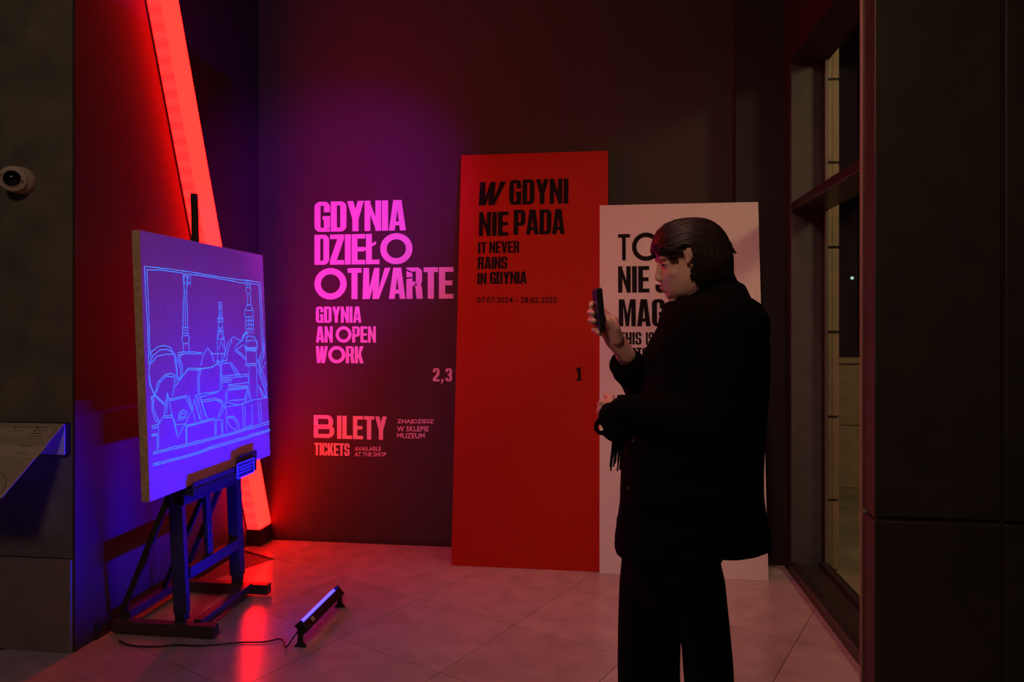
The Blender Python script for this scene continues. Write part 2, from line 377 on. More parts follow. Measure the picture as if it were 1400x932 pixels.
def glyph(c, V=V, H=H, W=Wd):
    r4 = [RR]*4; sq = (0, 0)
    if c == 'I': return rc(0, 0, V, 1), V
    if c == 'L': return rc(0, 0, V, 1)+rc(V, 0, W-.05, H), W-.05
    if c == 'Ł': return rc(0, 0, V, 1)+rc(V, 0, W-.05, H)+pg((-.10, .42), (V+.13, .66), (V+.13, .76), (-.10, .52)), W-.05
    if c == 'E': return rc(0, 0, V, 1)+rc(V, 0, W-.04, H)+rc(V, 1-H, W-.04, 1)+rc(V, .5-H/2, W-.07, .5+H/2), W-.04
    if c == 'F': return rc(0, 0, V, 1)+rc(V, 1-H, W-.04, 1)+rc(V, .43, W-.07, .43+H), W-.05
    if c == 'T': return rc(W/2-V/2-.02, 0, W/2+V/2-.02, 1-H)+rc(0, 1-H, W-.04, 1), W-.04
    if c == 'H': return rc(0, 0, V, 1)+rc(W-V, 0, W, 1)+rc(V, .5-H/2, W-V, .5+H/2), W
    if c == 'N': return rc(0, 0, V*.92, 1)+rc(W-V*.92+.02, 0, W+.02, 1)+pg((V*.92-.03, 1), (V*.92-.03, .62), (W-V*.92+.05, 0), (W-V*.92+.05, .38)), W+.02
    if c == 'M': return rc(0, 0, V*.9, 1)+rc(.62-V*.9, 0, .62, 1)+pg((V*.9-.03, 1), (.31-.06, 0), (.31+.06, 0), (.31+.02, .35), (V*.9+.04, 1))+pg((.62-V*.9+.03, 1), (.62-V*.9-.04, 1), (.31-.02, .35), (.31-.06, 0), (.31+.06, 0)), .62
    if c == 'W': return pg((0, 1), (V, 1), (V+.03, .35), (V+.02, 0), (.06, 0))+pg((V+.03, .30), (.27, 1), (.27+V*.75, 1), (.06+V, 0), (.06+V*.5, 0))+pg((.27, 1), (.27+V*.9, 1), (.30+V, .35), (.30+V, 0), (.31, 0))+pg((.30+V-.02, .25), (.52, 1), (.52+V, 1), (.32+V*1.1, 0), (.32+V*.3, 0)), .69
    if c == 'w': # slanted wide W
        return pg((.03, 1), (.20, 1), (.21, .3), (.19, 0), (0, 0))+pg((.20, .30), (.36, 1), (.50, 1), (.22, 0), (.10, 0))+pg((.36, 1), (.52, 1), (.50, .3), (.48, 0), (.30, 0))+pg((.49, .28), (.68, 1), (.86, 1), (.50, 0), (.38, 0)), .78
    if c == 'A': return pg((0, 0), (V*.94, 0), (.27, .86), (.31, 1), (.13, 1))+pg((.5, 0), (.5-V*.94, 0), (.23, .86), (.19, 1), (.37, 1))+rc(.12, .17, .38, .17+H*.85), .5
    if c == 'V': return pg((0, 1), (V*.94, 1), (.27, .14), (.31, 0), (.15, 0))+pg((.5, 1), (.5-V*.94, 1), (.23, .14), (.19, 0), (.35, 0)), .5
    if c == 'Y': return rc(.25-V/2, 0, .25+V/2, .45)+pg((0, 1), (V*.98, 1), (.25+.05, .55), (.25+V/2, .40), (.25-V/2, .40))+pg((.5, 1), (.5-V*.98, 1), (.25-.05, .55), (.25-V/2, .40), (.25+V/2, .40)), .5
    if c == 'Z': return rc(0, 0, W-.02, H)+rc(0, 1-H, W-.02, 1)+pg((0, H-.01), (V*1.15, H-.01), (W-.02, 1-H+.01), (W-.02-V*1.15, 1-H+.01)), W-.02
    if c == 'K': return rc(0, 0, V, 1)+pg((V-.02, .30), (W-V, 1), (W+.03, 1), (V+.12, .42), (V-.02, .30+.0))+pg((V+.0, .5), (W-V+.01, 0), (W+.04, 0), (V+.14, .68)), W+.03
    if c == 'D': return ring(0, 0, W, 1, V, H*.9, [sq, RR, RR, sq]), W
    if c == 'P': return rc(0, 0, V, 1)+ring(0, .36, W, 1, V, H*.9, [sq, (.16, .17), (.16, .17), sq]), W
    if c == 'R': return rc(0, 0, V, 1)+ring(0, .42, W, 1, V, H*.85, [sq, (.15, .15), (.15, .17), sq])+pg((W-V-.04, .50), (W-.04, .50), (W-.0, .32), (W+.02, 0), (W-V+.02, 0), (W-V-.01, .33)), W+.02
    if c == 'B': return ring(0, 0, W, .55, V, H*.9, [sq, (.16, .17), (.16, .13), sq])+ring(0, .45, W-.01, 1, V, H*.9, [sq, (.16, .12), (.16, .17), sq]), W
    if c == 'b': return ring(0, 0, .88, .56, .19, .17, [sq, (.27, .27), (.25, .22), sq])+ring(0, .43, .83, 1, .19, .16, [sq, (.22, .2), (.25, .26), sq]), .88
    if c == 'O': return ring(0, 0, W, 1, V, H*.9, r4), W
    if c == 'o': return ring(0, -.01, 1.0, 1.01, .20, .20, [(.5, .51)]*4, n=16), 1.0
    if c == 'q': return ring(0, -.01, 1.02, 1.01, .165, .165, [(.51, .51)]*4, n=16), 1.02
    if c == 't': return rc(.21, 0, .40, .86)+rc(0, .86, .62, 1), .6
    if c == 'C': return ring(0, 0, W, 1, V, H*.9, r4, lambda x, y: not (x > W*.55 and .36 < y < .64)), W
    if c == 'G': return ring(0, 0, W, 1, V, H*.9, r4, lambda x, y: not (x > W*.55 and .50 < y < .66))+rc(W*.52, .40, W-V+.01, .52)+rc(W-V, 0, W, .1)+rc(W-V+.001, .40, W, .5), W
    if c == 'J': return ring(0, 0, W-.02, .9, V, H, r4, lambda x, y: y < .30 or x > W*.6)+rc(W-.02-V, .5, W-.02, 1), W-.02
    if c == 'U': return ring(0, 0, W, 1.3, V, H, [RR, RR, sq, sq], lambda x, y: y < 1.0), W
    if c == 'S':
        return ring(0, .44, W, 1, V, H*.9, [RR, (.10, .12), RR, RR], lambda x, y: not (x > W*.5 and .5 < y < .68))+ring(0, 0, W, .56, V, H*.9, [RR, RR, RR, (.1, .12)], lambda x, y: not (x < W*.5 and .34 < y < .5)), W
    if c == '2': return ring(0, .40, W, 1, V, H*.9, r4, lambda x, y: not (x < W*.6 and y < .68) and not (x >= W*.6 and y < .52))+pg((0, H-.01), (.19, H-.01), (W, .52), (W, .66), (W-V, .58), (0, .22))+rc(0, 0, W, H), W
    if c == '3': return ring(0, .45, W, 1, V, H*.9, r4, lambda x, y: not (x < W*.42 and y < .72))+ring(0, 0, W, .56, V, H*.9, r4, lambda x, y: not (x < W*.42 and y > .28)), W
    if c == '1': return rc(.12, .1, .12+V, 1)+pg((.0, .80), (.0, .68), (.12, .74), (.12, 1), (.10, 1))+rc(.0, 0, .40, .1), .40
    if c == ',': return pg((0, .17), (.16, .17), (.16, .02), (.05, -.17), (-.02, -.17), (.03, 0), (0, 0)), .18
    if c == '.': return rc(0, 0, .15, .15), .15
    if c == '-': return rc(0, .42, .3, .55), .3
    return [], .18
def layout(s, gap=.035, **kw):
    polys = []; x = 0
    for ch in s:
        if ch == ' ': x += .17; continue
        q, w_ = glyph(ch, **kw)
        polys += [[(p[0]+x, p[1]) for p in poly] for poly in q]; x += w_+gap
    return polys, x-gap
def lettering(name, lines, plane, m, parent=None, gapk=.035):
    """lines: (text, left px, top px, base px, right px). plane(x, y)->world point; letters 1.5 mm thick"""
    bm = NB()
    for s, xl, yt, yb, xr, *opt in lines:
        P0, P1, P2 = plane(xl, yb), plane(xl, yt), plane(xr, yb)
        up = (P1-P0); up.x = 0; h = up.length; up.normalize(); ex = Vector((1, 0, 0)); nrm = ex.cross(up)  # points to the viewer (-Y)
        Wt = (P2-P0).x; polys, wt = layout(s, opt[0] if opt else gapk); kx = Wt/wt
        for i, poly in enumerate(polys):
            off = nrm*(.0012+.0002*(i % 5))
            pts = [P0+ex*(p[0]*kx)+up*(p[1]*h) for p in poly]
            a = [bm.verts.new(v+off) for v in pts]
            try: bm.faces.new(a)
            except ValueError: pass
    o = obj(name, bm, m, parent)
    return o
def smalltext(name, s, xl, yt, yb, xr, plane, m, parent=None, bold=.0):
    cu = bpy.data.curves.new(name, 'FONT'); cu.body = s; cu.offset = bold; cu.resolution_u = 3
    t = bpy.data.objects.new(name, cu); C.objects.link(t)
    dg = bpy.context.evaluated_depsgraph_get(); me = bpy.data.meshes.new_from_object(t.evaluated_get(dg))
    bpy.data.objects.remove(t)
    bm = NB(); bm.from_mesh(me); xs = [v.co.x for v in bm.verts]; ys = [v.co.y for v in bm.verts]
    P0, P1, P2 = plane(xl, yb), plane(xl, yt), plane(xr, yb)
    up = P1-P0; up.x = 0; h = up.length; up.normalize(); ex = (P2-P0); wd = ex.length; ex.normalize(); nrm = ex.cross(up)
    for v in bm.verts:
        a = (v.co.x-min(xs))/(max(xs)-min(xs)); b = (v.co.y-min(ys))/(max(ys)-min(ys))
        v.co = P0+ex*(a*wd)+up*(b*h)+nrm*.0015
    return bm
def joinbm(parts):
    bm = NB()
    for b in parts:
        me = bpy.data.meshes.new('t'); b.to_mesh(me); b.free(); bm.from_mesh(me); bpy.data.meshes.remove(me)
    return bm
wallp = lambda x, y: atY(x, y, YB)
def walltext(label, build):
    p = wallp(500, 500); o = build; o['label'] = label; o['category'] = 'lettering'; return o
o = lettering('wall_lettering', [('GDYNIA', 430, 276, 317, 555, .02), ('DZIEŁo', 430, 321, 362, 564, .025), ('oTwARTE', 430, 367, 409, 620, .028)], wallp, M['white_ink'])
o['label'] = 'large white Polish title letters GDYNIA DZIEŁO OTWARTE on dark wall'; o['category'] = 'lettering'
o = lettering('wall_lettering', [('GDYNIA', 432, 419, 441, 494, .04), ('AN', 432, 446, 468, 455, .03), ('oPEN', 459, 446, 468, 514, .045), ('WoRK', 432, 473, 496, 497, .03)], wallp, M['white_ink'])
o['label'] = 'smaller white English title GDYNIA AN OPEN WORK under the big title'; o['category'] = 'lettering'
o = lettering('wall_number', [('2,3', 592, 503, 521, 618, .12)], wallp, M['white_ink'])
o['label'] = 'white numbers 2,3 on the dark wall beside the red panel'; o['category'] = 'lettering'
bm1 = [smalltext('t', s, *a, wallp, None, bold=.012) for s, a in (('ZNAJDZIESZ', (543, 573, 580, 593)), ('W SKLEPIE', (543, 582.5, 589.5, 586)), ('MUZEUM', (543, 592, 599, 581)))]
o = obj('wall_lettering', joinbm(bm1), M['white_ink']); o['label'] = 'small white words ZNAJDZIESZ W SKLEPIE MUZEUM right of BILETY'; o['category'] = 'lettering'
bm1 = [smalltext('t', s, *a, wallp, None, bold=.012) for s, a in (('AVAILABLE', (485, 610.5, 616, 521)), ('AT THE SHOP', (485, 618, 623.7, 528)))]
o = obj('wall_lettering', joinbm(bm1), M['white_ink']); o['label'] = 'small white words AVAILABLE AT THE SHOP right of TICKETS'; o['category'] = 'lettering'
o = lettering('wall_lettering', [('b', 429, 567, 598, 457), ('ILETY', 461, 568, 599.5, 529, .04), ('TICKETS', 430, 605, 622, 478, .04)], wallp, M['white_ink'])
o['label'] = 'white words BILETY and TICKETS low on the dark wall'; o['category'] = 'lettering'

# =====================================================================
#  LEANING PANELS
# =====================================================================
def board(name, label, X0, X1, Yb, Yt, Zt, th, m):
    e = empty(name, ((X0+X1)/2, Yb, 0), label, 'panel')
    bm = NB(); d = Vector((0, Yt-Yb, Zt)).normalized(); n = Vector((0, d.z, -d.y))*th
    n.z = 0
    a = [Vector((X0, Yb, 0)), Vector((X1, Yb, 0)), Vector((X1, Yb, 0))+n, Vector((X0, Yb, 0))+n]
    b = [v+Vector((0, Yt-Yb, Zt)) for v in a]
    hexa(bm, a+b); obj('board', bm, m, e, bevel=.001)
    return e, (lambda x, y: atPl(x, y, Vector((X0, Yb, 0)), Vector((0, d.z, -d.y))))
rb, rp = board('exhibition_panel', 'tall bright red exhibition panel leaning on the dark back wall', -.945, .030, 4.345, 4.665, 2.642, .04, M['red_board'])
lettering('lettering', [('w', 654.5, 249, 281, 688), ('GDYNI', 696, 246, 280, 777, .045), ('NIE', 654.5, 290, 323, 695, .05), ('PADA', 702, 287, 321, 772, .03),
    ('IT', 653.5, 331, 346.5, 665, .05), ('NEVER', 669, 330, 346, 710, .05), ('RAINS', 653, 351, 368, 693.5, .04), ('IN', 652.5, 373, 389, 665, .05), ('GDYNIA', 669.5, 371.5, 388, 720, .03)], rp, M['ink_red'], rb)
obj('date_line', smalltext('t', '07.07.2024 - 28.02.2025', 652, 406, 414, 761, rp, None, bold=.01), M['ink_red'], rb)
lettering('panel_number', [('1', 787.5, 502, 520, 796)], rp, M['ink_red'], rb)
wb, wp = board('exhibition_panel', 'lower white exhibition panel leaning beside the red one, behind the man', -.024, .962, 4.318, 4.60, 2.275, .018, M['white_board'])
lettering('lettering', [('t', 845, 320, 356, 861), ('q', 864, 318.5, 356.5, 903), ('NIE', 845, 364, 400, 888, .05), ('J', 896, 364, 400, 912),
    ('MAGA', 846, 409, 446, 930, .04), ('THIS', 847, 454, 471, 877, .05), ('IS', 883, 454, 471, 894, .05), ('N', 899, 454, 471, 909), ('STORA', 862, 475, 492, 904, .04)], wp, M['ink'], wb)

# =====================================================================
#  PAINTING ON EASEL
# =====================================================================
XCb, XCt, Z0, Z1, Y0, Y1, TH = -1.970, -2.018, .728, 1.920, 2.872, 4.003, .036
cup = Vector((XCt-XCb, 0, Z1-Z0)).normalized(); cn = Vector((cup.z, 0, -cup.x))
cp0 = Vector((XCb, Y0, Z0))
pt = empty('painting', (XCb, (Y0+Y1)/2, Z0), 'large unframed canvas with glowing blue line drawing of harbour towers on easel', 'painting')
def quadbox(bm, p0, ey, eu, en): # p0 corner, vectors
    a = [p0, p0+ey, p0+ey+en, p0+en]; hexa(bm, a+[v+eu for v in a])
H_ = (Z1-Z0)/cup.z
bm = NB(); quadbox(bm, cp0, Vector((0, Y1-Y0, 0)), cup*H_, -cn*.004); obj('canvas', bm, M['canvas'], pt, bevel=.0015)
bm = NB()
eb = cp0-cn*.0042
quadbox(bm, eb+Vector((0, -.001, -.001)), Vector((0, .03, 0)), cup*(H_+.002), -cn*TH)
quadbox(bm, eb+Vector((0, Y1-Y0-.03, 0)), Vector((0, .03, 0)), cup*H_, -cn*TH)
quadbox(bm, eb+Vector((0, .03, 0)), Vector((0, Y1-Y0-.06, 0)), cup*.03, -cn*TH)
quadbox(bm, eb+Vector((0, .03, 0))+cup*(H_-.03), Vector((0, Y1-Y0-.06, 0)), cup*.03, -cn*TH)
obj('stretcher', bm, M['canvas_edge'], pt, bevel=.003)
for i in range(13):
    bm = NB(); ball(bm, eb+cup*(.04+i*.093)-cn*(TH*.5)+Vector((0, -.002, 0)), (.003, .002, .003), 8); obj('tack', bm, M['nail'], pt, True)
# the drawing
def Z1p(*p): return [(160+x/3.583, 240+y/3.583) for x, y in p]
def Z5p(*p): return [(180+x/4.66, 440+y/4.66) for x, y in p]
DR = [Z1p((133,445),(240,455),(345,468),(420,482),(520,498),(580,508),(640,512),(702,524)), Z1p((145,460),(250,466),(330,480),(430,492),(520,508),(580,518),(600,524),(640,526),(695,535)),
 Z1p((133,445),(140,600),(150,760),(155,925)), Z1p((145,462),(152,620),(158,780),(162,880)), Z1p((702,524),(708,640),(714,760),(720,880)), Z1p((695,535),(700,650),(706,780),(712,860)),
 Z1p((322,485),(328,560),(322,640),(322,740)), Z1p((345,490),(340,560),(342,640),(344,745)), Z1p((332,560),(334,740)), Z1p((328,488),(360,490),(360,532),(330,530),(328,488)), Z1p((335,500),(352,500),(340,522),(356,522)),
 Z1p((320,745),(346,745),(348,770),(320,770),(320,745)), Z1p((324,757),(344,757)), Z1p((322,768),(316,800),(322,822),(348,822),(354,798),(344,768)), Z1p((326,790),(330,780),(344,784)), Z1p((324,824),(322,862)), Z1p((350,824),(352,862)),
 Z1p((498,620),(515,622),(514,650),(498,650),(498,620)), Z1p((500,630),(512,636),(500,644)), Z1p((502,650),(498,690),(492,715)), Z1p((510,650),(514,690),(520,712)), Z1p((490,700),(520,700)), Z1p((492,715),(518,715)), Z1p((498,715),(490,800),(492,860)), Z1p((512,715),(524,800),(526,860)),
 Z1p((498,740),(520,800)), Z1p((512,740),(490,800)), Z1p((492,800),(526,800)), Z1p((500,850),(508,805),(522,845)), Z1p((494,760),(520,760)), Z1p((505,670),(506,715)),
 Z1p((632,515),(650,515),(650,535),(632,535),(632,515)), Z1p((635,535),(630,560),(638,578),(648,578),(656,560),(650,535)), Z1p((640,578),(636,635)), Z1p((652,578),(654,632)), Z1p((636,635),(656,632)), Z1p((633,548),(654,550)),
 Z1p((636,637),(624,665),(626,690),(664,692),(668,668),(656,635)), Z1p((630,660),(662,660)), Z1p((630,692),(630,770)), Z1p((666,692),(668,775)), Z1p((635,710),(665,708)), Z1p((632,730),(667,730)), Z1p((632,750),(668,750)), Z1p((645,692),(645,775)), Z1p((656,700),(656,775)),
 Z1p((640,785),(675,790),(686,820),(684,850),(632,850),(630,790),(640,785)), Z1p((636,800),(640,786)), Z1p((610,800),(625,770),(640,765)), Z1p((630,842),(680,842)), Z1p((630,857),(682,859)),
 Z5p((118,235),(125,190),(160,160),(205,148),(245,160),(265,200)), Z5p((120,250),(135,210),(175,180),(220,175),(255,190),(268,205)), Z5p((120,265),(160,220),(210,205),(268,205)),
 Z5p((118,250),(108,330),(115,400),(140,460),(165,490),(210,530)), Z5p((112,340),(120,400),(150,465),(185,500),(208,515)), Z5p((268,205),(280,270),(288,370)), Z5p((275,200),(284,260),(292,360)), Z5p((160,440),(180,380),(220,345),(275,350)), Z5p((150,450),(165,385),(210,335),(250,325),(280,345)), Z5p((275,350),(268,420),(258,470)),
 Z5p((118,490),(140,465),(160,440)), Z5p((128,470),(130,560),(150,620),(170,645)), Z5p((140,470),(138,550),(160,610),(180,640)),
 Z5p((295,195),(320,190),(400,190),(430,195),(450,198)), Z5p((300,210),(330,203),(440,203)), Z5p((295,195),(288,235),(310,290),(315,340)), Z5p((300,210),(298,245),(322,275),(322,330),(285,375)), Z5p((318,200),(305,235),(316,260)),
 Z5p((275,410),(360,292),(440,298),(500,290),(550,265)), Z5p((300,370),(355,305),(420,305),(520,285),(550,255)), Z5p((440,275),(455,210),(482,165),(505,195),(525,260)),
 Z5p((430,290),(420,360),(420,440),(430,460)), Z5p((440,290),(428,370),(432,450)), Z5p((545,190),(548,260),(565,290),(562,430)), Z5p((575,200),(570,270),(575,440)), Z5p((550,200),(590,200)), Z5p((500,202),(548,202)), Z5p((545,240),(570,280),(600,180)), Z5p((535,250),(575,250)),
 Z5p((590,210),(610,140),(645,95),(700,125)), Z5p((600,250),(615,170),(640,115)), Z5p((700,120),(670,145),(655,180),(690,210),(728,245)), Z5p((665,180),(700,150),(725,155)), Z5p((672,182),(728,228)), Z5p((580,250),(610,240)),
 Z5p((705,120),(715,85),(740,70)), Z5p((697,125),(708,85),(735,65)), Z5p((725,120),(790,118),(800,160),(785,185),(725,180),(722,150)), Z5p((722,165),(795,165)), Z5p((724,174),(790,175)), Z5p((728,185),(730,265)), Z5p((792,185),(795,265)), Z5p((720,266),(795,266)), Z5p((722,278),(795,278)), Z5p((748,280),(745,490)), Z5p((795,280),(798,480)),
 Z5p((800,250),(830,190),(845,130)), Z5p((805,265),(835,210),(850,150)), Z5p((800,240),(825,330),(860,420)), Z5p((810,250),(850,360),(862,410)), Z5p((845,210),(805,310),(860,460)), Z5p((852,250),(815,330),(862,480)), Z5p((800,400),(855,480)), Z5p((808,410),(830,470),(862,480)),
 Z5p((575,262),(622,260),(668,345)), Z5p((630,255),(690,345)), Z5p((575,345),(740,330),(745,385),(615,400)), Z5p((570,360),(735,345)), Z5p((575,372),(640,368)), Z5p((575,385),(630,380)), Z5p((615,410),(735,405),(740,420),(615,435)), Z5p((605,430),(605,510),(680,530),(720,515),(742,420)), Z5p((610,425),(735,415)), Z5p((745,430),(760,500)), Z5p((735,440),(725,510)), Z5p((620,500),(715,495),(735,430)),
 Z5p((430,480),(540,450),(562,430)), Z5p((440,500),(530,485),(575,500),(600,540),(700,525),(760,500),(865,480)), Z5p((430,460),(555,440)), Z5p((440,512),(530,497),(565,510),(590,545)), Z5p((600,545),(605,700)), Z5p((598,440),(596,530)),
 Z5p((225,450),(205,590),(165,660)), Z5p((235,490),(255,590),(270,650),(290,735),(345,640),(380,560),(405,470)), Z5p((240,490),(350,468),(395,560)), Z5p((365,465),(405,630)), Z5p((205,598),(255,594)), Z5p((205,610),(255,606)), Z5p((225,450),(240,500)), Z5p((242,500),(340,480),(380,560)), Z5p((228,460),(222,585)), Z5p((268,620),(292,712)),
 Z5p((295,620),(300,580),(325,560),(350,575),(350,600),(320,620),(295,625)), Z5p((305,605),(315,580),(335,580),(340,600)), Z5p((298,608),(345,605)),
 Z5p((405,470),(430,460),(470,600)), Z5p((420,480),(450,620)), Z5p((395,500),(440,625)), Z5p((410,500),(430,620)), Z5p((440,500),(480,610)), Z5p((545,610),(575,530),(560,495)), Z5p((555,610),(595,540)), Z5p((408,462),(418,500)),
 Z5p((345,660),(530,610),(530,725)), Z5p((345,668),(530,618)), Z5p((345,660),(345,775)), Z5p((350,665),(350,772)), Z5p((530,625),(578,620),(582,710)), Z5p((537,630),(537,720)), Z5p((570,630),(574,712)), Z5p((270,655),(345,650)),
 Z5p((605,605),(650,600),(685,650),(685,695)), Z5p((605,620),(625,665),(665,690)), Z5p((612,612),(648,612),(672,655),(668,692)), Z5p((705,530),(712,680)), Z5p((720,530),(722,670),(765,655)), Z5p((765,520),(768,655)), Z5p((805,510),(812,640)), Z5p((820,505),(825,635)),
 Z5p((125,665),(165,650)), Z5p((130,680),(170,665)), Z5p((125,718),(160,712)), Z5p((125,726),(162,720)), Z5p((160,712),(162,815)), Z5p((170,670),(168,800)),
 Z5p((135,830),(250,800),(400,765),(520,735),(640,705),(720,680),(875,632)), Z5p((135,842),(250,812),(400,778),(520,745),(640,715),(720,690),(875,648)),
 Z5p((135,903),(250,875),(400,835),(520,790),(640,755),(880,682)), Z5p((135,915),(250,885),(400,845),(520,802),(640,768),(880,693))]
bm = NB(); cnt = 0
for pl in DR:
    P = [atPl(x, y, cp0, cn) for x, y in pl]; Q = [P[0]]
    for a, b in zip(P, P[1:]):
        n = max(1, int((b-a).length/.025))
        for i in range(1, n+1):
            q = a.lerp(b, i/n); q = q+Vector((0, random.uniform(-1, 1), random.uniform(-1, 1)))*.0014; Q.append(q)
    cnt += 1; off = cn*(.0008+.00015*(cnt % 9)); prev = None
    for i, q in enumerate(Q):
        d = (Q[min(i+1, len(Q)-1)]-Q[max(i-1, 0)]).normalized(); s = d.cross(cn).normalized()*random.uniform(.0012, .0021)
        e = [bm.verts.new(q+s+off), bm.verts.new(q-s+off)]
        if prev: bm.faces.new((prev[0], prev[1], e[1], e[0]))
        prev = e
obj('blue_drawing', bm, M['paint'], pt)

# ---- easel ----
ez = empty('easel', (-2.03, 3.49, 0), 'dark wooden H-frame studio easel carrying the large canvas', 'easel')
YA, YBp, XP = 3.222, 3.770, -2.04
def part(name, m, *bars, bevel=.003, parent=ez):
    bm = NB()
    for b in bars: bar(bm, *b)
    return obj(name, bm, m, parent, bevel=bevel)
for Y in (3.19, 3.735):
    part('foot_rail', M['bracewood'], ((-2.37, Y, .036), (-1.845, Y, .036), .05, .055))
for X, h in ((-1.955, .05), (-2.335, .075)):
    part('cross_rail', M['bracewood'], ((X, 3.215, h), (X, 3.71, h), .045, .045))
for Y, Yt in ((YA, YA-.01), (YBp-.02, YBp-.02)):
    p_ = part('post', M['blackwood'], ((-2.04, Y, .10), (-2.075, Yt, .90), .052, .066), bevel=.005)
    part('post_tenon', M['blackwood'], ((-2.04, Y, .064), (-2.04, Y, .10), .045, .05))
part('crossbar', M['blackwood'], ((XP+.01, YA+.03, .285), (XP+.01, YBp-.05, .285), .035, .058))
ms = part('mast', M['blackwood'], ((-2.04, 3.46, .315), (-2.062, 3.46, .74), .045, .028, (1, 0, 0)), ((-2.066, 3.44, .70), (-2.105, 3.43, 2.185), .034, .028, (1, 0, 0)), bevel=.006)
for z in (.42, .47):
    bm = NB(); ball(bm, (-2.024, 3.46, z), (.003, .007, .007), 10); obj('peg_hole', bm, M['black'], ez, True)
part('tray', M['blackwood'], ((-1.972, 3.15, .705), (-1.972, 3.77, .705), .075, .035), ((-2.035, 3.19, .66), (-2.035, 3.74, .66), .05, .06))
part('tray_lip', M['bracewood'], ((-1.945, 3.16, .735), (-1.945, 3.78, .735), .012, .03))
part('clamp_block', M['bracewood'], ((-1.950, 3.60, .775), (-1.950, 3.785, .775), .016, .045))
for Y in (YA, YBp-.03):
    part('rear_strut', M['blackwood'], ((-2.085, Y, .72), (-2.345, Y-.01, .10), .02, .03))
part('mast_strut', M['blackwood'], ((-2.09, 3.50, .62), (-2.33, 3.52, .1), .02, .025))
cardo = empty('label_card', (-1.93, 3.72, .72), 'small dark label card with blue border clipped to the easel tray', 'label')
c0 = atX(324.5, 657, -1.925); c1 = atX(348, 628, -1.925)
bm = NB(); box(bm, (-1.932, c0.y, c0.z+.006), (-1.928, c1.y, c1.z+.012)); obj('card', bm, M['card'], cardo)
ya, yb_, za, zb = c0.y, c1.y, c0.z+.006, c1.z+.012
bm = NB(); wdt = .006
for a, b in (((ya, za), (yb_, za+wdt)), ((ya, zb-wdt), (yb_, zb)), ((ya, za), (ya+wdt, zb)), ((yb_-wdt, za), (yb_, zb))):
    box(bm, (-1.9279, a[0], a[1]), (-1.926, b[0], b[1]))
obj('border', bm, M['card_edge'], cardo)
bm = NB()
for i in range(3):
    z = zb-.022-i*.016; box(bm, (-1.9279, ya+.015, z-.004), (-1.927, yb_-.015-.012*i, z))
obj('text_lines', bm, M['card_edge'], cardo)

# ---- blue light bar and cable ----
bar_ = empty('light_bar', (-1.40, 3.38, 0), 'black LED light bar on two small feet, shining blue up at the canvas', 'light')
b0, b1 = Vector((-1.405, 3.165, .082)), Vector((-1.395, 3.62, .082)); ph = math.radians(40)
mt = Matrix.Translation((b0+b1)/2) @ Matrix.Rotation(-ph, 4, 'Y'); Lb = (b1-b0).length/2
bm = NB(); box(bm, (-.02, -Lb, -.026), (.02, Lb, .018), mt); obj('housing', bm, M['black'], bar_, bevel=.001)
bm = NB(); box(bm, (-.011, -Lb+.045, .0181), (.011, Lb-.035, .031), mt); obj('lens', bm, M['blue_lens'], bar_)
bl = lamp('light_bar_beam', 'AREA', tuple(mt @ Vector((0, .01, .0345))), tuple(mt @ Vector((0, .01, 1))), 27, (.0003, .0002, 1), .018, spread=116)
bl.data.size_y = .38; bl.rotation_euler = (mt.to_3x3() @ Matrix.Rotation(math.pi, 3, 'Y')).to_euler()
for s in (-1, 1):
    bm = NB(); box(bm, (-.022, s*Lb-.005, -.028), (.022, s*Lb+.005, .033), mt); obj('end_cap', bm, M['black'], bar_, bevel=.004)
    c = (b0 if s < 0 else b1)+Vector((0, -s*.0, 0)); bm = NB(); y = c.y+s*.008
    loft(bm, [[Vector((c.x+a*w_, y+b*.008, z)) for a, b in ((-1, -1), (1, -1), (1, 1), (-1, 1))] for z, w_ in ((0, .028), (.006, .026), (.02, .013), (.085, .010))])
    obj('foot', bm, M['black'], bar_, bevel=.001)
bm = NB(); box(bm, (.0201, -Lb+.07, -.012), (.0206, -Lb+.1, .01), mt); obj('sticker', bm, M['panel'], bar_)
cb = [(-1.412, 3.145, .078), (-1.425, 3.12, .055), (-1.45, 3.10, .02)] + [tuple(atD(x, y, EYE*F/(y-HY))+Vector((0, 0, .006))) for x, y in ((385, 875), (360, 879), (330, 879.5), (300, 882), (270, 884), (240, 883), (215, 885), (195, 885), (175, 883), (163, 877))]
def smooth_path(P, n=6):
    P = [Vector(p) for p in P]; out = []
    for i in range(len(P)-1):
        a, b, c, d = P[max(i-1, 0)], P[i], P[i+1], P[min(i+2, len(P)-1)]
        for k in range(n):
            t = k/n; out.append(.5*((2*b)+(-a+c)*t+(2*a-5*b+4*c-d)*t*t+(-a+3*b-3*c+d)*t**3))
    return out+[P[-1]]
cb = smooth_path(cb)
for v in cb: v.z = max(v.z, .006)
bm = NB(); tube(bm, cb, .004, 8); o = obj('power_cable', bm, M['black'], smooth=True)
o['label'] = 'thin black power cable running from the blue light bar under the easel'; o['category'] = 'cable'

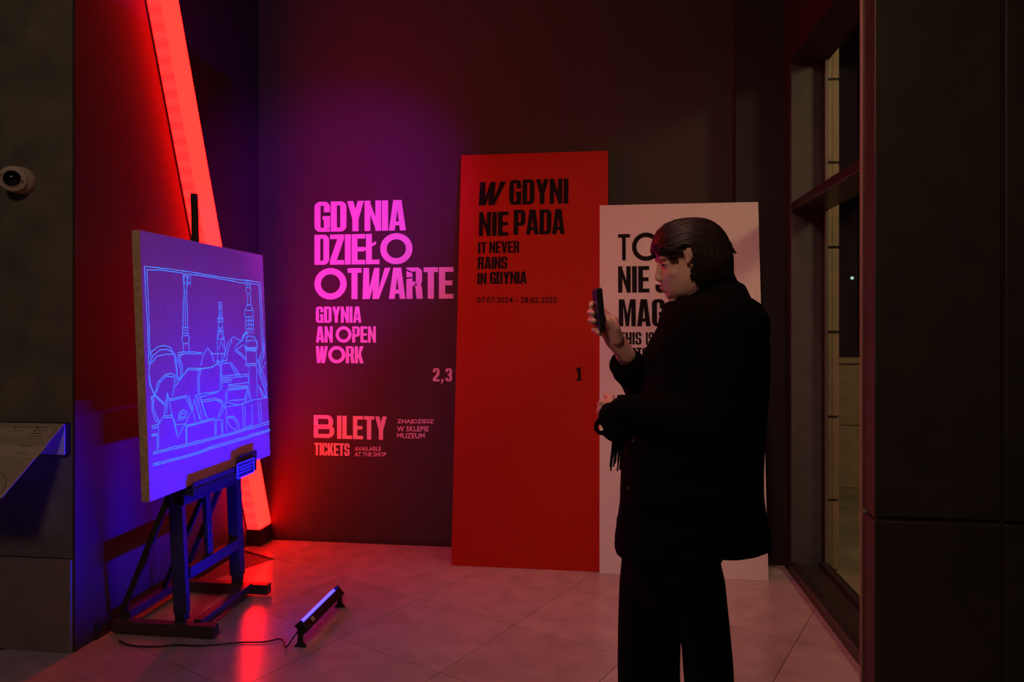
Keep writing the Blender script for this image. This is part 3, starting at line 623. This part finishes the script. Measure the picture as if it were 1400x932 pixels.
# =====================================================================
#  LEFT: security camera, info panel
# =====================================================================
sc_ = atY(22, 245, YC-.03); cm = empty('security_camera', (sc_.x, YC, sc_.z), 'small white dome security camera on the grey concrete column', 'camera')
q = Vector((0, -1, 0)); bm = NB()
c1_ = Vector((sc_.x+.016, YC, sc_.z-.003)); tube(bm, [c1_, c1_+Vector((0, -.03, 0)), c1_+Vector((0, -.05, 0)), c1_+Vector((0, -.058, 0))], [.062, .062, .056, .045], 40)
obj('mount', bm, M['plastic_white'], cm, True, .003)
dd = Vector((.5, -1, -.04)).normalized(); c2_ = Vector((sc_.x+.012, YC-.052, sc_.z-.006)); bm = NB()
tube(bm, [c2_-dd*.01, c2_+dd*.022, c2_+dd*.034, c2_+dd*.038, c2_+dd*.030], [.060, .059, .052, .042, .040], 40); obj('eyeball', bm, M['plastic_white'], cm, True)
bm = NB(); ball(bm, c2_+dd*.020, .040, 24); obj('lens', bm, M['lens'], cm, True)

pa, pb = atX(88, 579, -2.43), atX(3, 679, -2.43)
ip = empty('info_panel', (-2.75, YC-.05, pb.z), 'tilted pale information board with small print on the concrete column', 'sign')
sd = (pb-pa); 
XW = -3.45
bm = NB(); a = Vector((XW, pa.y, pa.z)); quadbox(bm, a, Vector((-2.43-XW, 0, 0)), sd, Vector((0, -.002, -.005)).normalized()*.006); obj('sheet', bm, M['panel'], ip)
nn = Vector((1, 0, 0)).cross(sd).normalized()
if nn.z < 0: nn = -nn
def onsheet(x, y): return atPl(x, y, Vector((-2.43, pa.y, pa.z)), nn)
def sheetpatch(bm, x0_, y0_, x1_, y1_, off=.001):
    A0, B0 = onsheet(x0_, y0_), onsheet(x1_, y1_)
    v = [Vector((A0.x, A0.y, A0.z)), Vector((B0.x, A0.y, A0.z)), Vector((B0.x, B0.y, B0.z)), Vector((A0.x, B0.y, B0.z))]
    bm.faces.new([bm.verts.new(p+nn*off) for p in v])
bm = NB(); sheetpatch(bm, -40, 607, 50, 626); sheetpatch(bm, -40, 583, 62, 599); obj('print_area', bm, M['panel_light'], ip)
bm = NB()
for a in ((50, 583.5, 53, 585.5), (55, 584, 66, 585), (47, 588, 49.5, 589.5), (52, 588, 64, 589), (43, 592, 46, 593.5), (49, 592, 58, 593), (39, 596, 42, 597), (45, 596, 58, 597), (19, 583.5, 21.5, 585), (25, 584, 43, 585), (18, 588, 32, 588.7), (26, 609, 46, 610.2), (22, 618, 35, 619), (22, 621, 42, 622)):
    bm = NB(); sheetpatch(bm, *a, .002); obj('printed_line', bm, M['print'], ip)
bm = NB(); cv = [onsheet(x, y)+nn*.002 for x, y in ((-4, 644), (2, 647), (7, 652), (9, 658), (7, 666), (3, 672), (-3, 676))]
tube(bm, smooth_path(cv), .0012, 6); obj('outline_drawing', bm, M['print'], ip)
zp = atY(70, 621, pa.y+.01).z
bm = NB(); box(bm, (XW, pa.y+.008, zp), (-2.436, pa.y+.014, pa.z-.004)); obj('mounting_plate', bm, M['plate'], ip, bevel=.001)
bm = NB(); box(bm, (XW, pa.y+.016, zp+.004), (-2.43, YC, pa.z)); obj('bracket', bm, M['black'], ip)
for x, y in ((82, 588), (75, 600), (76, 616)):
    p = atY(x, y, pa.y+.006); bm = NB(); ball(bm, p, (.005, .003, .005), 10); obj('screw', bm, M['nail'], ip, True)

# =====================================================================
#  THE MAN
# =====================================================================
DM = 1.75; S = DM/F
def L(x, y, d=0.0):  # pixel at the man's own distance, d metres farther (+) or nearer (-)
    return O_ + R_*((x-CX)*S) + Vector((0, 0, -(y-HY)*S)) + FW*(DM+d)
RX, RD = R_, FW
def ell(bm, x, y, d, rx, rd, rz, tilt=0, seg=20):
    m3 = Matrix((RX, RD, Vector((0, 0, 1)))).transposed() @ Matrix.Rotation(math.radians(tilt), 3, 'Y')
    ball(bm, L(x, y, d), (rx*S, rd*S, rz*S), seg, m3)
def hring(y, f, b, w_, n=40, pw=2.0, cshift=4):
    cx_ = (f+b)/2+cshift; out = []
    for i in range(n):
        t = 2*math.pi*i/n; c, s = math.cos(t), math.sin(t)
        ax = (b-cx_) if c > 0 else (cx_-f)
        x = cx_+math.copysign(abs(c)**(2/pw), c)*ax; d = math.copysign(abs(s)**(2/pw), s)*w_*S
        out.append(L(x, y, d))
    return out
HEAD = [(305,930,960,10),(308,918,970,20),(314,908,980,29),(322,902,986,34),(332,898,990,38),(344,897,992,40),(352,897.5,992,40.5),(356,900,991,40),(360,903,990,39.5),(366,903,988,39),(374,902,985,38),(382,902.5,981,37),(388,904.5,975,35),(393,906.5,970,33),(398,908,962,30),(403,911,953,26),(407,915,944,20),(410,921,936,11)]
man = None
bm = NB()
loft(bm, [hring(*h, n=40, pw=2.15) for h in HEAD])
def Q(x, y, d): return atD(x, y, DM+d)
def capQ(x1_, y1_, d1, r1, x2_, y2_, d2, r2): capsule(bm, Q(x1_, y1_, d1), Q(x2_, y2_, d2), r1*S, r2*S)
def cap(x1_, y1_, d1, r1, x2_, y2_, d2, r2): capsule(bm, L(x1_, y1_, d1), L(x2_, y2_, d2), r1*S, r2*S)
# nose, brow, lips, chin, cheek, eyes
cap(902.5, 360, 0, 3.6, 898.6, 378, 0, 3.9); ell(bm, 899.6, 380.8, 0, 4.4, 4.8, 3.8); 
for s in (-1, 1):
    ell(bm, 903.5, 382.5, s*5.5*S, 3.8, 3.2, 3.2); ell(bm, 903.5, 354.5, s*14*S, 5.5, 12, 3.2); ell(bm, 919, 375, s*16*S, 12, 15, 12)
    ell(bm, 909, 362, s*15*S, 6.4, 8, 5.2)
    ell(bm, 931, 352, s*40.5*S, 5.5, 2.2, 10.5, tilt=-10); ell(bm, 933.5, 350, s*43*S, 4.2, 2.4, 9.0, tilt=-12); ell(bm, 930, 361, s*42*S, 3.2, 2.4, 4.5)
ell(bm, 906.3, 389.6, 0, 3.6, 9, 2.8); ell(bm, 908, 395.6, 0, 3.8, 8, 3.0); ell(bm, 917, 403.0, 0, 7.2, 11, 6.2)
cap(948, 385, 0, 27, 962, 425, 0, 33)
# torso, legs, arms under the clothes
cap(965, 450, 0, 52, 958, 560, 0, 55); cap(958, 560, 0, 52, 930, 740, 0, 56)
cap(965, 446, -.11, 38, 965, 446, .11, 38)
LEG = {-1: [(949, 770, -.07), (965, 1010, -.10), (967, 1225, -.12)], 1: [(899, 770, .07), (900, 1010, .11), (898, 1225, .13)]}
for s, (a, b, c) in LEG.items():
    cap(*a, 27, *b, 20); cap(*b, 20, *c, 15); cap(*c, 19, c[0]-45, c[1]+33, c[2], 15)
# far (right) arm holds the telephone; near (left) arm is bent across
SH_R, EL_R, WR_R = (962, 446, .145), (908, 545, .175), (857, 486, .065)
SH_L, EL_L, WR_L = (972, 446, -.145), (950, 568, -.14), (842, 563, -.07)
cap(*SH_R, 25, *EL_R, 17); cap(*EL_R, 17, *WR_R, 11); cap(*SH_L, 25, *EL_L, 17); cap(*EL_L, 17, *WR_L, 11)
# right hand: palm between the wrist and the telephone, fingers around its back, thumb on the near side
capQ(858, 486, .06, 12, 840, 463, .045, 14.5); capQ(840, 463, .045, 14.5, 832, 448, .045, 12.5); capQ(841, 452, .03, 8.5, 838, 438, .035, 7.5); capQ(838, 440, .04, 8, 830, 434, .045, 7)
def finger(pts, rr):
    for (a, b), (r1, r2) in zip(zip(pts, pts[1:]), zip(rr, rr[1:])): capQ(*a, r1, *b, r2)
finger([(840, 438, .045), (823, 425, .062), (809, 415, .052), (808, 418, .030)], (5.6, 4.9, 4.2, 3.6))      # index, high along the back
finger([(836, 442, .045), (820, 432, .060), (806, 427, .040), (810, 428, .012)], (5.6, 5.0, 4.5, 4.0))      # middle
finger([(834, 449, .045), (819, 443, .056), (807, 438, .034), (812, 439, .006)], (5.6, 5.0, 4.6, 4.1))
finger([(834, 457, .040), (822, 455, .048), (812, 450, .028), (819, 455, .004)], (5.2, 4.6, 4.2, 3.8))
finger([(844, 464, .025), (841, 449, .008), (833, 439, .002), (829, 433, .006)], (9.0, 7.2, 5.6, 4.4))    # thumb
# left hand, closed on the scarf
capQ(848, 563, -.07, 13, 836, 558, -.06, 12); capQ(836, 560, -.055, 11, 831, 554, -.045, 9)
for i, (dy, dx) in enumerate(((0, 0), (9, -1), (17, 1), (24, 4))):
    y = 550+dy; finger([(832+dx, y+3, -.075), (823+dx, y, -.065), (820+dx, y+3, -.045), (827+dx, y+5, -.030)], (5.4, 4.8, 4.3, 3.8))
finger([(834, 552, -.08), (836, 543, -.06), (829, 541, -.045)], (6, 5, 4.2))
man = obj('person', bm, M['skin'], smooth=True)
remesh(man, .0034, 2)
man['label'] = 'man in long black coat taking a picture with a raised phone, head bowed'; man['category'] = 'person'

def child(name, bm, m, vox=None, sm=2, smooth=True, bevel=0):
    o = obj(name, bm, m, None, smooth, bevel)
    if vox: remesh(o, vox, sm)
    o.parent = man; return o
# face details
for s in (-1, 1): bm = NB(); ell(bm, 904.0, 363.2, s*15*S, 3.8, 5.5, 1.1, -25); child('eyelashes', bm, M['hair'])
for s in (-1, 1):
    bm = NB(); P = [L(900.5+k*3.4, 351.6-math.sin(k/3*2)*1.5+k*.6, s*(9+k*6)*S) for k in range(4)]; tube(bm, P, [1.2*S, 1.9*S, 1.6*S, .8*S], 8); child('eyebrow', bm, M['hair'])
bm = NB(); ell(bm, 905.4, 390.2, 0, 3.5, 7, 1.8); ell(bm, 907.0, 395.2, 0, 3.6, 6.3, 2.0); child('lips', bm, M['lip'])
# hair: shell and locks
HR = [(299.3,934,952,8),(301,920,964,20),(306,908,975,31),(314,899,984,37.5),(322,895,990,42),(332,891,995,45),(342,890.5,998,46.5),(352,894,999.5,47.5),(362,898,1000,47.5),(372,902,1001,46.5),(382,906,1000,44),(390,910,996,40)]
def hshell(x, y):
    if y <= HR[0][0]: h = HR[0]
    elif y >= HR[-1][0]: h = HR[-1]
    else:
        for a, b in zip(HR, HR[1:]):
            if a[0] <= y <= b[0]:
                t = (y-a[0])/(b[0]-a[0]); h = [a[i]+(b[i]-a[i])*t for i in range(4)]; break
    cx_ = (h[1]+h[2])/2+4; ax = (h[2]-cx_) if x > cx_ else (cx_-h[1])
    u = min(1, abs((x-cx_)/ax)); return h[3]*S*(1-u**2.15)**(1/2.15)
def inface(x, y):
    if y < 341: return False
    if x < 900 and y > 346: return True
    if y < 352: return 923 < x < 934 and y > 343
    if y < 360: return x < 936 and not (908 < x < 915)
    if y < 368: return x < 935
    if y < 382: return x < 934
    return x < 940 or y > 386
bm = NB(); ys = []
for a, b in zip(HR, HR[1:]):
    for k in range(3): t = k/3; ys.append([a[i]+(b[i]-a[i])*t for i in range(4)])
ys.append(list(HR[-1])); NR = 90
G = []
for h in ys: G.append([bm.verts.new(v) for v in hring(*h, n=NR, pw=2.15)])
def pix(v): d = v-O_; Dd = DM; return (CX+d.dot(R_)/S, HY-d.z/S)
bm.faces.new(G[0][::-1])
for i in range(len(G)-1):
    for k_ in range(NR):
        q = (G[i][k_], G[i][(k_+1) % NR], G[i+1][(k_+1) % NR], G[i+1][k_]); c = sum((v.co for v in q), Vector())/4
        if not inface(*pix(c)): bm.faces.new(q)
for v in bm.verts:
    v.co += Vector((random.uniform(-1, 1), random.uniform(-1, 1), random.uniform(-1, 1)))*.0006
hs = child('hair', bm, M['hair']); sl = hs.modifiers.new('s', 'SOLIDIFY'); sl.thickness = .006; sl.offset = -1
bm = NB()
UP = [(892, 338), (902, 317), (920, 305), (942, 300), (964, 303), (982, 315), (994, 335), (999, 358), (1000, 384)]
LO = [(893, 349), (902, 347), (912, 349), (922, 341), (932, 341), (938, 352), (937, 366), (935, 379), (942, 389)]
for i in range(230):
    k_ = random.random()**.85; side = random.choice((-1, -1, 1)); P = []; j1, j2 = random.uniform(-2.5, 2.5), random.uniform(-2.5, 2.5)
    n0 = random.choice((0, 0, 1, 2)); n1 = random.choice((9, 9, 8))
    for j, (a, b) in enumerate(zip(UP, LO)):
        if j < n0 or j >= n1: continue
        x = a[0]+(b[0]-a[0])*k_+j1*.6; y = a[1]+(b[1]-a[1])*k_+j2*(.4+j*.1)
        x = 945+(x-945)*.985; y = 345+(y-345)*.985 if y < 345 else y
        P.append(L(x, y, side*(hshell(x, y)+random.uniform(.0, .0022))))
    if len(P) < 4: continue
    P = smooth_path(P, 4); n = len(P); r0 = random.uniform(.8, 1.9)*S
    tube(bm, P, [r0*(.35+.65*math.sin(math.pi*min(1, .12+.88*t/(n-1)))) for t in range(n)], 5)
for (x, y, d, x2, y2) in ((995, 338, -10, 1001.5, 349), (996, 345, -14, 1003, 348), (899, 345, -14, 896, 353), (906, 347, -26, 909, 358), (911, 348, -30, 913, 360), (904, 346, -18, 902, 354), (940, 380, -36, 936, 387), (946, 383, -37, 950, 391)):
    tube(bm, [L(x, y-6, d*S), L((x+x2)/2+1, (y+y2)/2, d*S*1.03), L(x2, y2, d*S*1.03)], [1.8*S, 1.3*S, .3*S], 5)
for i in range(70):
    t = random.uniform(0, 7.9); j = int(t); f_ = t-j; a, b = LO[j], LO[j+1]
    x = a[0]+(b[0]-a[0])*f_; y = a[1]+(b[1]-a[1])*f_-3; side = random.choice((-1, 1)); ln = random.uniform(3, 8 if j != 3 else 12); dx = random.uniform(-1, 3)
    P = [L(x+k*dx*.5-1, y-4+k*(ln+4)/3, side*(hshell(x, y-3)+.001-k*.0009)) for k in range(4)]
    tube(bm, P, [1.7*S, 1.5*S, 1.0*S, .25*S], 5)
child('hair_locks', bm, M['hair'])
# shirt collar glimpse
bm = NB(); cap_ = [(922, 414, -.035), (918, 411, -.01), (918, 411, .01), (922, 414, .035)]
tube(bm, [L(*p) for p in cap_], 2.6*S, 8); child('shirt_collar', bm, M['shirt'])
# coat
def slant(rg, k, xb):
    return [v+Vector((0, 0, -k*(xb-(CX+(v-O_).dot(R_)/S))*S)) for v in rg]
CO = [(414,912,1021,87),(430,906,1029,103),(450,902,1036,106),(480,895,1041,103),(520,886,1042,97),(560,872,1040,92),(600,857,1038,90),(640,851,1037,92),(670,850,1037.5,96),(690,849,1042,87),(715,845,1046,94),(732,842,1049.5,90),(739,840.5,1051,88)]
TOP = [slant(hring(y, f, b, w_, n=56, pw=2.3, cshift=0), k, 1000) for y, f, b, w_, k in ((377, 948, 1000, 36, .42), (383, 938, 1003, 50, .38), (392, 925, 1011, 76, .25))]
bm = NB(); loft(bm, TOP+[hring(*h, n=56, pw=2.3, cshift=0) for h in CO])
# hem dips at the front: extra flap
loft(bm, [hring(y, f, b, w_, n=40, pw=2.3, cshift=0) for y, f, b, w_ in ((715, 844.5, 984, 86), (747, 841, 983, 86), (753, 840, 983.5, 84))])
def sleeve(a, b, c, r, q=False):
    E = Q(*c)
    capsule(bm, L(*a), L(*b), r[0]*S, r[1]*S, 20); pts = [Vector(L(*b)), Vector(L(*b)).lerp(E, .5), E]
    tube(bm, pts, [r[1]*S, r[2]*S, r[3]*S], 20)
sleeve((962, 450, .145), (905, 545, .18), (852, 493, .075), (44, 32, 26, 24), True)
sleeve((975, 448, -.145), (955, 572, -.165), (842, 562, -.075), (46, 36, 31, 22), True)
# deep folded cuff of the phone arm
tube(bm, [Q(882, 523, .12), Q(856, 499, .085)], [28*S, 27*S], 20)
coat = obj('coat', bm, M['coat'], None, True); remesh(coat, .0055, 1)
for v in coat.data.vertices:
    p = v.co; n1 = noise.noise(Vector((p.x*9, p.y*9, p.z*4)))*.004 + noise.noise(Vector((p.x*26, p.y*26, p.z*9)))*.0016
    v.co = p + v.normal*n1
coat.parent = man
bm = NB(); rings = []
for y, f, b, w_, k in ((392, 912, 1008, 66, .28), (384, 922, 1004, 52, .36), (376, 934, 1001.5, 44, .44), (373, 940, 1000, 41, .46)):
    rg = slant(hring(y, f, b, w_, n=40, pw=2.1, cshift=0), k, 1000); rings.append(rg)
loft(bm, rings, cap=False); c_ = child('coat_collar', bm, M['coat']); sl = c_.modifiers.new('s', 'SOLIDIFY'); sl.thickness = .008
for y, x in ((650, 846), (590, 852)):
    bm = NB(); ell(bm, x, y, -80*S, 2.6, 2.6, 2.6); child('button', bm, M['nail'] if y == 668 else M['black'])
bm = NB(); box_ = [L(900, 640, -.208), L(955, 640, -.215), L(955, 655, -.217), L(900, 655, -.21)]
hexa(bm, box_+[p+FW*.02 for p in box_]); child('pocket_flap', bm, M['coat'], smooth=False)
# trousers
bm = NB()
def leg(rows, d):
    P = lambda v, dd_: CX+(v-CX)*(1+dd_/DM)
    loft(bm, [[v+FW*dd_ for v in hring(y, P(f, dd_), P(b, dd_), w_, n=32, pw=2.2, cshift=0)] for (y, f, b, w_), dd_ in zip(rows, d)])
leg([(725, 853, 940, 60), (770, 852, 945, 64), (815, 848, 940, 62), (868, 846, 929, 56), (932, 845, 928, 50), (1010, 846, 930, 48), (1120, 846, 926, 46), (1255, 846, 922, 44)], [.06, .065, .075, .08, .09, .11, .125, .13])
leg([(725, 900, 975, 60), (770, 905, 986, 64), (815, 915, 991, 62), (868, 935, 996.5, 56), (932, 939.5, 1001, 50), (1010, 936, 1004, 47), (1120, 942, 1009, 45), (1255, 944, 1012, 43)], [-.07, -.075, -.08, -.085, -.09, -.10, -.115, -.12])
ell(bm, 918, 770, 0, 62, 95, 68)
child('trousers', bm, M['trousers'], .007, 3)
for s, (fx, d) in {1: (899, .13), -1: (957, -.12)}.items():
    bm = NB(); rings = []
    for x, zt, w_ in ((fx+32, .05, 14), (fx+24, .10, 20), (fx, .11, 23), (fx-40, .085, 25), (fx-75, .06, 26), (fx-98, .045, 20), (fx-106, .025, 8)):
        b_ = L(x, 0, d); b_.z = 0; rings.append([b_+RD*(math.cos(t)*w_*S)+Vector((0, 0, max(.001, zt*.5+math.sin(t)*zt*.5))) for t in [2*math.pi*i/20 for i in range(20)]])
    loft(bm, rings); child('shoe', bm, M['shoe'])
# telephone
ph_ = empty('smartphone', tuple(L(819, 450, .03)), 'dark smartphone held upright in the raised hand of the man', 'phone')
fa = Matrix.Rotation(math.radians(-5), 4, 'Y'); m3 = Matrix((RX, RD, Vector((0, 0, 1)))).transposed().to_4x4()
mt = Matrix.Translation(L(820, 424, .018)) @ m3 @ fa
bm = NB(); box(bm, (-.0075, -.036, -.055), (.0085, .036, .055), mt); obj('body', bm, M['black'], ph_, bevel=.004)
bm = NB(); box(bm, (.0086, -.033, -.051), (.0090, .033, .051), mt); obj('screen', bm, M['lens'], ph_)
bm = NB(); box(bm, (-.0095, .006, .026), (-.0074, .032, .05), mt); obj('lens_bump', bm, M['black'], ph_, bevel=.001)
# scarf with fringe
sf = empty('scarf', tuple(Q(838, 585, -.08)), 'black fringed scarf bundled in the lowered left hand of the man', 'scarf')
def ellQ(bm, x, y, d, *a):
    k = 1+d/DM; ell(bm, CX+(x-CX)*k, HY+(y-HY)*k, d, *a)
bm = NB()
ellQ(bm, 838, 572, -.10, 17, 14, 21); ellQ(bm, 848, 584, -.09, 20, 15, 17); ellQ(bm, 829, 566, -.095, 10, 12, 16, 20); ellQ(bm, 858, 560, -.11, 26, 16, 18)
capsule(bm, Q(834, 592, -.09), Q(850, 602, -.09), 9*S, 8*S); tube(bm, [Q(824, 574, -.09), Q(816, 577, -.09), Q(814, 586, -.09), Q(820, 592, -.085), Q(832, 590, -.08)], 3.4*S, 8)
fold = obj('folds', bm, M['scarf'], sf, True)
fold.parent = None; remesh(fold, .004, 2); fold.parent = sf; fold.matrix_parent_inverse = Matrix.Translation(-sf.location)
for i in range(12):
    x = 838+i*1.3; ln = random.uniform(30, 46); dx = random.uniform(-7, -1)*(1-i/16)-2
    P = [Q(x, 598, -.10+i*.003), Q(x+dx*.4, 598+ln*.5, -.10+i*.003), Q(x+dx+random.uniform(-1, 1), 598+ln, -.10+i*.003)]
    bm = NB(); tube(bm, smooth_path(P, 4), 1.1*S, 6); obj('fringe', bm, M['scarf'], sf, True)
